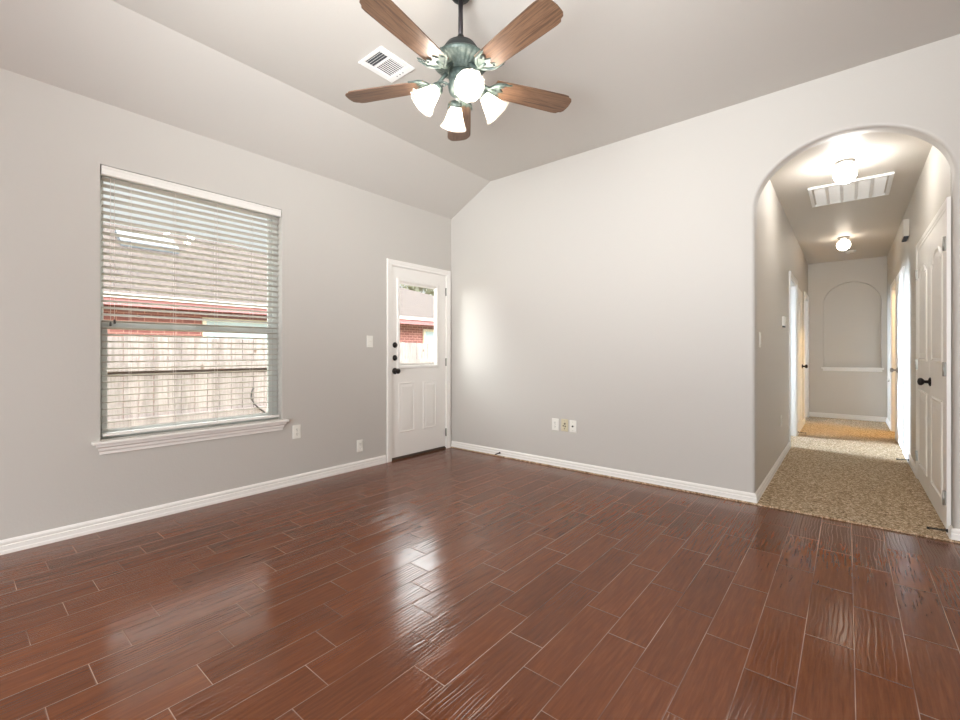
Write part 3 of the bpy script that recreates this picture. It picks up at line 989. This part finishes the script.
for k in range(4):
    a = R(-36.3 + 90 * k)
    mt = Matrix.Rotation(a, 4, 'Z')
    ar = MB().tube([(0.050, 0, Z(2.520)), (0.075, 0, Z(2.530)), (0.098, 0, Z(2.534)), (0.114, 0, Z(2.524)), (0.120, 0, Z(2.506))], [0.007, 0.006, 0.006, 0.007, 0.009], 10)
    ar.tube([(0.075, 0, Z(2.530)), (0.085, 0, Z(2.514)), (0.098, 0, Z(2.512)), (0.094, 0, Z(2.522))], [0.004, 0.004, 0.0035, 0.002], 8)
    ar.build('light_arm', M['verdigris'], fan, matrix=mt)
    ax = mt @ Matrix.Translation((0.118, 0, Z(2.500))) @ Matrix.Rotation(R(180 - 43), 4, 'Y')    # local z runs down and outwards
    MB().lathe([(0.010, -0.014), (0.024, -0.010), (0.031, 0.0), (0.031, 0.010), (0.027, 0.016), (0.018, 0.017)], None, 28).build('lamp_fitter', M['verdigris'], fan, matrix=ax)
    scal = lambda t, j: 1 + (0.035 * math.cos(12 * t) * max(0, (j - 2)) / 5 if j < 8 else 0.028 * math.cos(12 * t) * max(0, (13 - j)) / 5)
    outer = [(0.0275, 0.014), (0.030, 0.024), (0.036, 0.040), (0.043, 0.060), (0.050, 0.080), (0.058, 0.100), (0.067, 0.116), (0.0735, 0.124)]
    inner = [(r_ - 0.003, z_) for r_, z_ in outer[::-1]]
    sh = MB().lathe(outer + inner, None, 48, cap0=False, cap1=False, wob=lambda t, j: scal(t, j)).build('lamp_shade', M['frosted'], fan, matrix=ax)
    MB().lathe([(0.010, 0.018), (0.012, 0.030), (0.022, 0.046), (0.028, 0.064), (0.026, 0.080), (0.016, 0.092), (0.004, 0.096)], None, 20).build('bulb', M['bulb'], sh)

# ------------------------------------------------------------------ vents
cv = empty('ceiling_vent', (1.32, -2.01, CH))
tag(cv, 'white rectangular air register in the ceiling beside the fan', 'vent')
hw, hl = 0.120, 0.140
f_ = MB()
inn = (-0.078, 0.078, -0.118, 0.088)
for (x0, x1, y0, y1) in ((-hw, hw, -hl, inn[2]), (-hw, hw, inn[3], hl), (-hw, inn[0], inn[2], inn[3]), (inn[1], hw, inn[2], inn[3])):
    f_.box(x0, x1, y0, y1, -0.012, -0.001)
f_.box(inn[0], inn[1], -0.046, -0.034, -0.012, -0.001)
f_.build('vent_frame', M['metalwhite'], cv, bevel=0.004)
MB().box(inn[0], inn[1], inn[2], inn[3], -0.0025, -0.0012).build('duct_opening', M['ventdark'], cv)
for k in range(4):
    yy = -0.112 + k * 0.0185
    MB().add([(inn[0], yy, -0.0115), (inn[1], yy, -0.0115), (inn[1], yy + 0.0065, -0.0040), (inn[0], yy + 0.0065, -0.0040),
              (inn[0], yy + 0.0022, -0.0120), (inn[1], yy + 0.0022, -0.0120), (inn[1], yy + 0.0087, -0.0045), (inn[0], yy + 0.0087, -0.0045)],
             [(0, 1, 2, 3), (7, 6, 5, 4), (0, 4, 5, 1), (3, 2, 6, 7), (0, 3, 7, 4), (1, 5, 6, 2)]).build('louvre', M['metalwhite'], cv)
for k in range(9):
    xx = inn[0] + 0.004 + k * 0.0172
    MB().add([(xx, -0.032, -0.0070), (xx, 0.086, -0.0070), (xx + 0.0040, 0.086, -0.0042), (xx + 0.0040, -0.032, -0.0042),
              (xx + 0.0008, -0.032, -0.0078), (xx + 0.0008, 0.086, -0.0078), (xx + 0.0048, 0.086, -0.0050), (xx + 0.0048, -0.032, -0.0050)],
             [(0, 1, 2, 3), (7, 6, 5, 4), (0, 4, 5, 1), (3, 2, 6, 7), (0, 3, 7, 4), (1, 5, 6, 2)]).build('louvre', M['metalwhite'], cv)
for k in range(3):
    MB().lathe([(0.004, -0.0135), (0.004, -0.0115)], lambda x, y, z, k=k: (x - 0.03 + 0.03 * k, y + 0.112, z), 10).build('screw', M['ventdark'], cv)

hv = empty('return_air_grille', (3.675, 1.655, HC))
tag(hv, 'white five section return air grille in the hall ceiling', 'vent')
hw, hl = 0.300, 0.330
f_ = MB()
for (x0, x1, y0, y1) in ((-hw, hw, -hl, -hl + 0.03), (-hw, hw, hl - 0.03, hl), (-hw, -hw + 0.03, -hl + 0.03, hl - 0.03), (hw - 0.03, hw, -hl + 0.03, hl - 0.03)):
    f_.box(x0, x1, y0, y1, -0.022, -0.001)
f_.build('vent_frame', M['metalwhite'], hv, bevel=0.004)
MB().box(-hw + 0.03, hw - 0.03, -hl + 0.03, hl - 0.03, -0.0025, -0.0012).build('duct_opening', M['chime'], hv)
for k in range(1, 5):
    xx = -hw + 0.03 + k * (2 * hw - 0.06) / 5
    MB().box(xx - 0.011, xx + 0.011, -hl + 0.03, hl - 0.03, -0.020, -0.001).build('divider', M['metalwhite'], hv)
for k in range(5):
    x0 = -hw + 0.03 + k * (2 * hw - 0.06) / 5 + 0.012
    x1 = -hw + 0.03 + (k + 1) * (2 * hw - 0.06) / 5 - 0.012
    lb = MB()
    for i in range(26):
        yy = -hl + 0.036 + i * 0.0226
        lb.add([(x0, yy, -0.004), (x1, yy, -0.004), (x1, yy + 0.016, -0.016), (x0, yy + 0.016, -0.016),
                (x0, yy + 0.0012, -0.0035), (x1, yy + 0.0012, -0.0035), (x1, yy + 0.0172, -0.0155), (x0, yy + 0.0172, -0.0155)],
               [(0, 1, 2, 3), (7, 6, 5, 4), (0, 4, 5, 1), (3, 2, 6, 7), (0, 3, 7, 4), (1, 5, 6, 2)])
    lb.build('louvre_bank', M['metalwhite'], hv)

# ------------------------------------------------------------------ hall ceiling lights
def hall_light(x, y, label, mat):
    o = empty('hall_ceiling_light', (x, y, HC))
    tag(o, label, 'ceiling light', 'globe lights on the hall ceiling')
    MB().lathe([(0.066, -0.001), (0.066, -0.012), (0.058, -0.022), (0.044, -0.028), (0.040, -0.046), (0.034, -0.046)], None, 32).build('canopy', M['brass'], o)
    pr = [(0.034, -0.034)]
    for i in range(1, 16):
        a = R(62) - (R(62) + PI / 2) * i / 15
        pr.append((max(0.075 * math.cos(a), 0.003), -0.105 + 0.074 * math.sin(a)))
    MB().lathe(pr, None, 32).build('glass_globe', M[mat], o)
    return o
hall_light(3.649, 0.80, 'lit white glass globe light on the hall ceiling nearer the arch, before the grille', 'globe')
hall_light(3.622, 3.86, 'lit white glass globe light on the hall ceiling next to the smoke detector', 'globefar')
sd = empty('smoke_detector', (3.70, 4.95, HC))
tag(sd, 'small round white smoke detector on the hall ceiling behind the far globe light', 'smoke detector')
MB().lathe([(0.068, -0.001), (0.068, -0.012), (0.062, -0.026), (0.050, -0.034), (0.004, -0.036)], None, 32).build('housing', M['metalwhite'], sd)
MB().lathe([(0.022, -0.0365), (0.020, -0.040), (0.004, -0.041)], lambda x, y, z: (x + 0.01, y, z), 20).build('test_button', M['chime'], sd)
# lamp of the bathroom behind the right doorway
bb = tag(empty('bathroom_bulb', (5.0, 4.38, 2.49)), 'warm lit globe bulb on the ceiling of the room behind the right hall doorway', 'ceiling light')
MB().lathe([(0.05, 0.009), (0.05, -0.02), (0.03, -0.03)], None, 20).build('lamp_base', M['brass'], bb)
MB().lathe([(0.02, -0.03), (0.055, -0.06), (0.07, -0.10), (0.055, -0.14), (0.004, -0.165)], None, 20).build('bulb', M['warmbulb'], bb)

# ------------------------------------------------------------------ wall plates, switches
def plate(name, label, cat, fn, w, h, kind, mat='plate', group=None, loc=(0, 0, 0)):
    """fn(u, v, h): u across, v up, h off the wall; all about the plate's centre"""
    o = empty(name, loc)
    tag(o, label, cat, group)
    MB().relief(rect(-w / 2, w / 2, -h / 2, h / 2), [(0, 0.0005), (0, 0.003), (0.004, 0.006), (0.008, 0.0065)], fn).build('cover_plate', M[mat], o)
    if kind == 'duplex':
        for s_ in (-1, 1):
            cy = 0.020 * s_
            oc = [(0.0165 * math.cos(t) * 1.02, cy + max(-0.0135, min(0.0135, 0.0165 * math.sin(t)))) for t in [2 * PI * i / 24 for i in range(24)]]
            r_ = MB().relief(oc, [(0, 0.006), (0, 0.0085), (0.001, 0.009)], fn).build('receptacle', M[mat], o)
            sl = MB()
            sl.prism(rect(-0.0075, -0.0050, cy - 0.002, cy + 0.008), fn, 0.0085, 0.0094)
            sl.prism(rect(0.0050, 0.0075, cy - 0.001, cy + 0.007), fn, 0.0085, 0.0094)
            sl.prism([(0.0028 * math.cos(t), cy - 0.0085 + 0.0028 * math.sin(t)) for t in [2 * PI * i / 12 for i in range(12)]], fn, 0.0085, 0.0094)
            sl.build('socket_slot', M['slot'], r_)
        MB().prism([(0.003 * math.cos(t), 0.003 * math.sin(t)) for t in [2 * PI * i / 12 for i in range(12)]], fn, 0.006, 0.008).build('screw', M['hinge'], o)
    elif kind == 'rocker':
        MB().relief(rect(-0.0165, 0.0165, -0.033, 0.033), [(0, 0.006), (0, 0.009), (0.002, 0.010)], fn).build('rocker', M[mat], o)
        MB().prism(rect(-0.0165, 0.0165, -0.001, 0.001), fn, 0.0095, 0.0106).build('rocker_seam', M['chime'], o)
    elif kind == 'coax':
        MB().lathe([(0.009, 0.006), (0.009, 0.010), (0.0055, 0.010), (0.0055, 0.020), (0.003, 0.020)], lambda x, y, z: fn(x, y, z), 14).build('coax_jack', M['slot'], o)
        for s_ in (-1, 1):
            MB().prism([(0.003 * math.cos(t), 0.042 * s_ + 0.003 * math.sin(t)) for t in [2 * PI * i / 12 for i in range(12)]], fn, 0.006, 0.0075).build('screw', M['hinge'], o)
    elif kind == 'jacks':
        for (jx, jy, jr) in ((0.004, 0.016, 0.008), (-0.012, -0.006, 0.006), (0.010, -0.010, 0.006), (0.0, -0.034, 0.004)):
            MB().lathe([(jr, 0.006), (jr, 0.011), (jr * 0.6, 0.012)], lambda x, y, z, jx=jx, jy=jy: fn(x + jx, y + jy, z), 14).build('socket_jack', M['slot'], o)
        MB().prism([(0.003 * math.cos(t), 0.044 + 0.003 * math.sin(t)) for t in [2 * PI * i / 12 for i in range(12)]], fn, 0.006, 0.0075).build('screw', M['hinge'], o)
    return o
LF = lambda u, v, h: (h, u, v)
BF = lambda u, v, h: (u, -h, v)
plate('light_switch', 'white rocker light switch on the left wall beside the glazed door', 'switch', LF, 0.074, 0.116, 'rocker', loc=(0, -1.175, 1.246))
plate('wall_outlet', 'white power outlet just right of the window sill', 'outlet', LF, 0.072, 0.116, 'duplex', loc=(0, -1.938, 0.450), group='power outlets on the left wall')
plate('wall_outlet', 'white power outlet low on the wall between window and glazed door', 'outlet', LF, 0.070, 0.116, 'duplex', loc=(0, -1.293, 0.224), group='power outlets on the left wall')
plate('wall_outlet', 'white power outlet, leftmost of the three plates on the back wall', 'outlet', BF, 0.076, 0.120, 'duplex', loc=(1.428, 0, 0.420), group='plates on the back wall')
plate('jack_plate', 'ivory jack plate in the middle of the three plates on the back wall', 'wall plate', BF, 0.076, 0.120, 'jacks', 'ivory', loc=(1.532, 0, 0.423), group='plates on the back wall')
plate('coax_plate', 'white cable plate with one dark jack, rightmost of the three on the back wall', 'wall plate', BF, 0.072, 0.116, 'coax', loc=(1.622, 0, 0.421), group='plates on the back wall')
LH = lambda u, v, h: (h, u, v)
plate('hall_switch', 'white light switch on the hall wall just inside the arch', 'switch', LH, 0.074, 0.120, 'rocker', loc=(HX0 + 0.0025, 0.225, 1.236))
plate('wall_outlet', 'white power outlet low on the hall left wall', 'outlet', LH, 0.074, 0.118, 'duplex', loc=(HX0, 1.70, 0.420))
th = empty('thermostat', (HX0, 1.86, 1.47))
tag(th, 'small white thermostat on the hall left wall with a dark lower edge', 'thermostat')
MB().relief(rect(-0.062, 0.062, -0.050, 0.050), [(0, 0.0005), (0, 0.020), (0.005, 0.027)], LH).build('housing', M['plate'], th)
MB().prism(rect(-0.045, 0.045, -0.068, -0.0505), LH, 0.001, 0.022).build('lower_edge', M['slot'], th)
ch = empty('door_chime', (HX1, 2.62, 2.43))
tag(ch, 'beige door chime box high on the hall right wall', 'door chime')
RF_ = lambda u, v, h: (-h, u, v)
MB().relief(rect(-0.14, 0.14, -0.085, 0.085), [(0, 0.0005), (0, 0.040), (0.006, 0.048)], RF_).build('housing', M['chime'], ch)
MB().prism(rect(-0.130, 0.130, -0.098, -0.0855), RF_, 0.004, 0.040).build('lower_vent', M['ventdark'], ch)
wbm = empty('wall_bumper', (HX1, 4.94, 0.72))
tag(wbm, 'small white round bumper on the far right hall wall', 'wall bumper')
MB().lathe([(0.030, 0.0005), (0.030, 0.012), (0.018, 0.018)], lambda x, y, z: (-z, x, y), 20).build('base', M['metalwhite'], wbm)
MB().lathe([(0.020, 0.018), (0.022, 0.040), (0.012, 0.046)], lambda x, y, z: (-z, x, y), 20).build('cushion', M['metalwhite'], wbm)

# ------------------------------------------------------------------ spring door stops on the baseboards
def door_stop(loc, rz, label, L=0.075):
    o = empty('door_stop', loc, rz)
    tag(o, label, 'door stop', 'spring door stops on the baseboards')
    MB().lathe([(0.011, 0.0005), (0.011, 0.004), (0.007, 0.008)], lambda x, y, z: (z, x, y), 14).build('base', M['black'], o)
    pts = []
    N = 150
    for i in range(N + 1):
        t = i / N
        a = 2 * PI * 14 * t
        rr = 0.0055 - 0.001 * t
        pts.append((0.008 + (L - 0.016) * t, rr * math.cos(a), rr * math.sin(a) - 0.003 * t))
    MB().tube(pts, 0.0016, 5).build('spring', M['black'], o)
    MB().lathe([(0.005, 0.0), (0.0075, 0.003), (0.0075, 0.011), (0.005, 0.014)], lambda x, y, z: (L - 0.010 + z, x, y - 0.003), 14).build('tip', M['black'], o)
    return o
door_stop((0.745, -0.0148, 0.040), R(-90), 'black spring door stop on the back wall baseboard near the glazed door')
door_stop((4.1365, 0.036, 0.046), R(180), 'black spring door stop beside the closet at the edge of the carpet', 0.088)
door_stop((HX1 - 0.0148, 2.32, 0.052), R(180), 'black spring door stop on the hall right baseboard beyond the closet doors', 0.09)
door_stop((HX0 + 0.0148, 3.53, 0.052), R(0), 'black spring door stop on the hall left baseboard by the first doorway', 0.09)

# ------------------------------------------------------------------ outside: fence, neighbour house, tree, lawn
GZ = -0.48
MB().box(-40, -0.16, -30, 45, GZ - 0.1, GZ).build('ground_outside', M['lawn'], kind='structure')
fe = empty('fence', (-2.6, 0, GZ))
tag(fe, 'weathered pale wooden plank fence standing outside the window', 'fence')
FX = -2.6
yy, i = -7.0, 0
fb = MB()
while yy < 9.0:
    w_ = 0.136
    dx = random.uniform(-0.004, 0.004)
    ztop = 1.318 + random.uniform(-0.012, 0.008)
    fb.box(FX - 0.018 + dx, FX + dx, yy, yy + w_, GZ, ztop)
    yy += 0.142
under(fe, fb.build('planks', M['fence']))
for (z0, z1) in ((0.925, 1.015), (0.30, 0.39)):
    under(fe, MB().box(FX + 0.005, FX + 0.043, -7.0, 9.0, z0, z1).build('rail', M['fence']))
under(fe, MB().box(FX - 0.018, FX + 0.0045, -7.0, 9.0, 0.868, 0.916).build('gap_shadow', M['gap']))  # dark strip added as painted shadow under the upper rail
cb = MB().tube([(FX + 0.052, -1.20, 0.66), (FX + 0.055, -1.23, 0.60), (FX + 0.055, -1.235, 0.52), (FX + 0.055, -1.20, 0.44), (FX + 0.055, -1.13, 0.37), (FX + 0.055, -1.06, 0.31), (FX + 0.055, -1.0, GZ + 0.2), (FX + 0.055, -1.0, GZ + 0.002)], 0.010, 8)
cbo = cb.build('cable', M['black'])
tag(cbo, 'thin black cable hanging against the fence outside', 'cable')

ho = empty('neighbour_house', (-6.6, 0, GZ))
tag(ho, 'red brick neighbouring house with pale shingle roof beyond the fence', 'house')
under(ho, MB().box(-14.0, -6.6, -14.0, 14.0, GZ, 2.02).build('brick_wall', M['brick']))
EX, EZ = -6.2, 2.16
RX, RZ = -9.0, 4.02
rf = MB()
P = [(EX, -16, EZ), (EX, 14.5, EZ), (RX, 0.95, RZ), (RX, -16, RZ), (-14.5, -16, EZ - 0.3), (-14.5, 14.5, EZ - 0.3)]
rf.add(P, [(0, 1, 2, 3), (2, 5, 4, 3), (1, 5, 2), (0, 3, 4), (0, 4, 5, 1)])
under(ho, rf.build('roof', M['shingle']))
under(ho, MB().box(EX + 0.002, EX + 0.04, -16, 14.5, EZ - 0.06, EZ + 0.02).build('gutter', M['gutter']))
under(ho, MB().box(EX - 0.05, EX + 0.001, -16, 14.5, EZ - 0.19, EZ - 0.001).build('fascia', M['fascia']))
def house_window(y0, y1, z0, z1):
    f_ = MB()
    for (a, b, c, d) in ((y0, y0 + .07, z0, z1), (y1 - .07, y1, z0, z1), (y0 + .07, y1 - .07, z1 - .07, z1), (y0 + .07, y1 - .07, z0, z0 + .07)):
        f_.box(-6.598, -6.55, a, b, c, d)
    f_ = under(ho, f_.build('window_frame', M['housetrim']))
    p_ = MB().box(-6.598, -6.575, y0 + .07, y1 - .07, z0 + .07, z1 - .07).build('pane', M['housewin'])
    p_.parent = f_
house_window(-0.50, 1.35, 0.6, 1.86)
house_window(5.68, 6.9, 0.6, 1.87)
sl = MB()
k_ = (RZ - EZ) / (RX - EX)
zz = lambda x: EZ + (x - EX) * k_
sl.add([(-8.0, -1.55, zz(-8.0) + .01), (-8.0, -0.5, zz(-8.0) + .01), (-8.55, -0.5, zz(-8.55) + .01), (-8.55, -1.55, zz(-8.55) + .01),
        (-8.0, -1.55, zz(-8.0) + .13), (-8.0, -0.5, zz(-8.0) + .13), (-8.55, -0.5, zz(-8.55) + .13), (-8.55, -1.55, zz(-8.55) + .13)],
       [(0, 1, 2, 3), (4, 5, 6, 7), (0, 1, 5, 4), (1, 2, 6, 5), (2, 3, 7, 6), (3, 0, 4, 7)])
under(ho, sl.build('skylight', M['skylight']))

tr = empty('tree', (-17.0, 17.0, GZ))
tag(tr, 'grey green tree rising behind the roof of the neighbouring house', 'tree')
tk = MB().tube([(0, 0, 0), (0.1, 0, 1.5), (0.0, 0.1, 3.0), (0.2, 0.1, 4.5)], [0.22, 0.18, 0.15, 0.08], 10)
tk.build('trunk', M['bark'], tr)
lv = MB()
for i in range(2600):
    a, b = random.uniform(0, 2 * PI), math.acos(random.uniform(-1, 1))
    r_ = random.uniform(0.55, 1.0)
    c = Vector((3.6 * r_ * math.sin(b) * math.cos(a), 4.2 * r_ * math.sin(b) * math.sin(a), 5.0 + 2.6 * r_ * math.cos(b)))
    u = Vector((random.gauss(0, 1), random.gauss(0, 1), random.gauss(0, 1))).normalized()
    w = u.orthogonal().normalized()
    s_ = random.uniform(0.12, 0.26)
    lv.add([c - u * s_, c + w * s_ * 0.5, c + u * s_, c - w * s_ * 0.5], [(0, 1, 2, 3)])
lv.build('foliage', M['leaf'], tr)
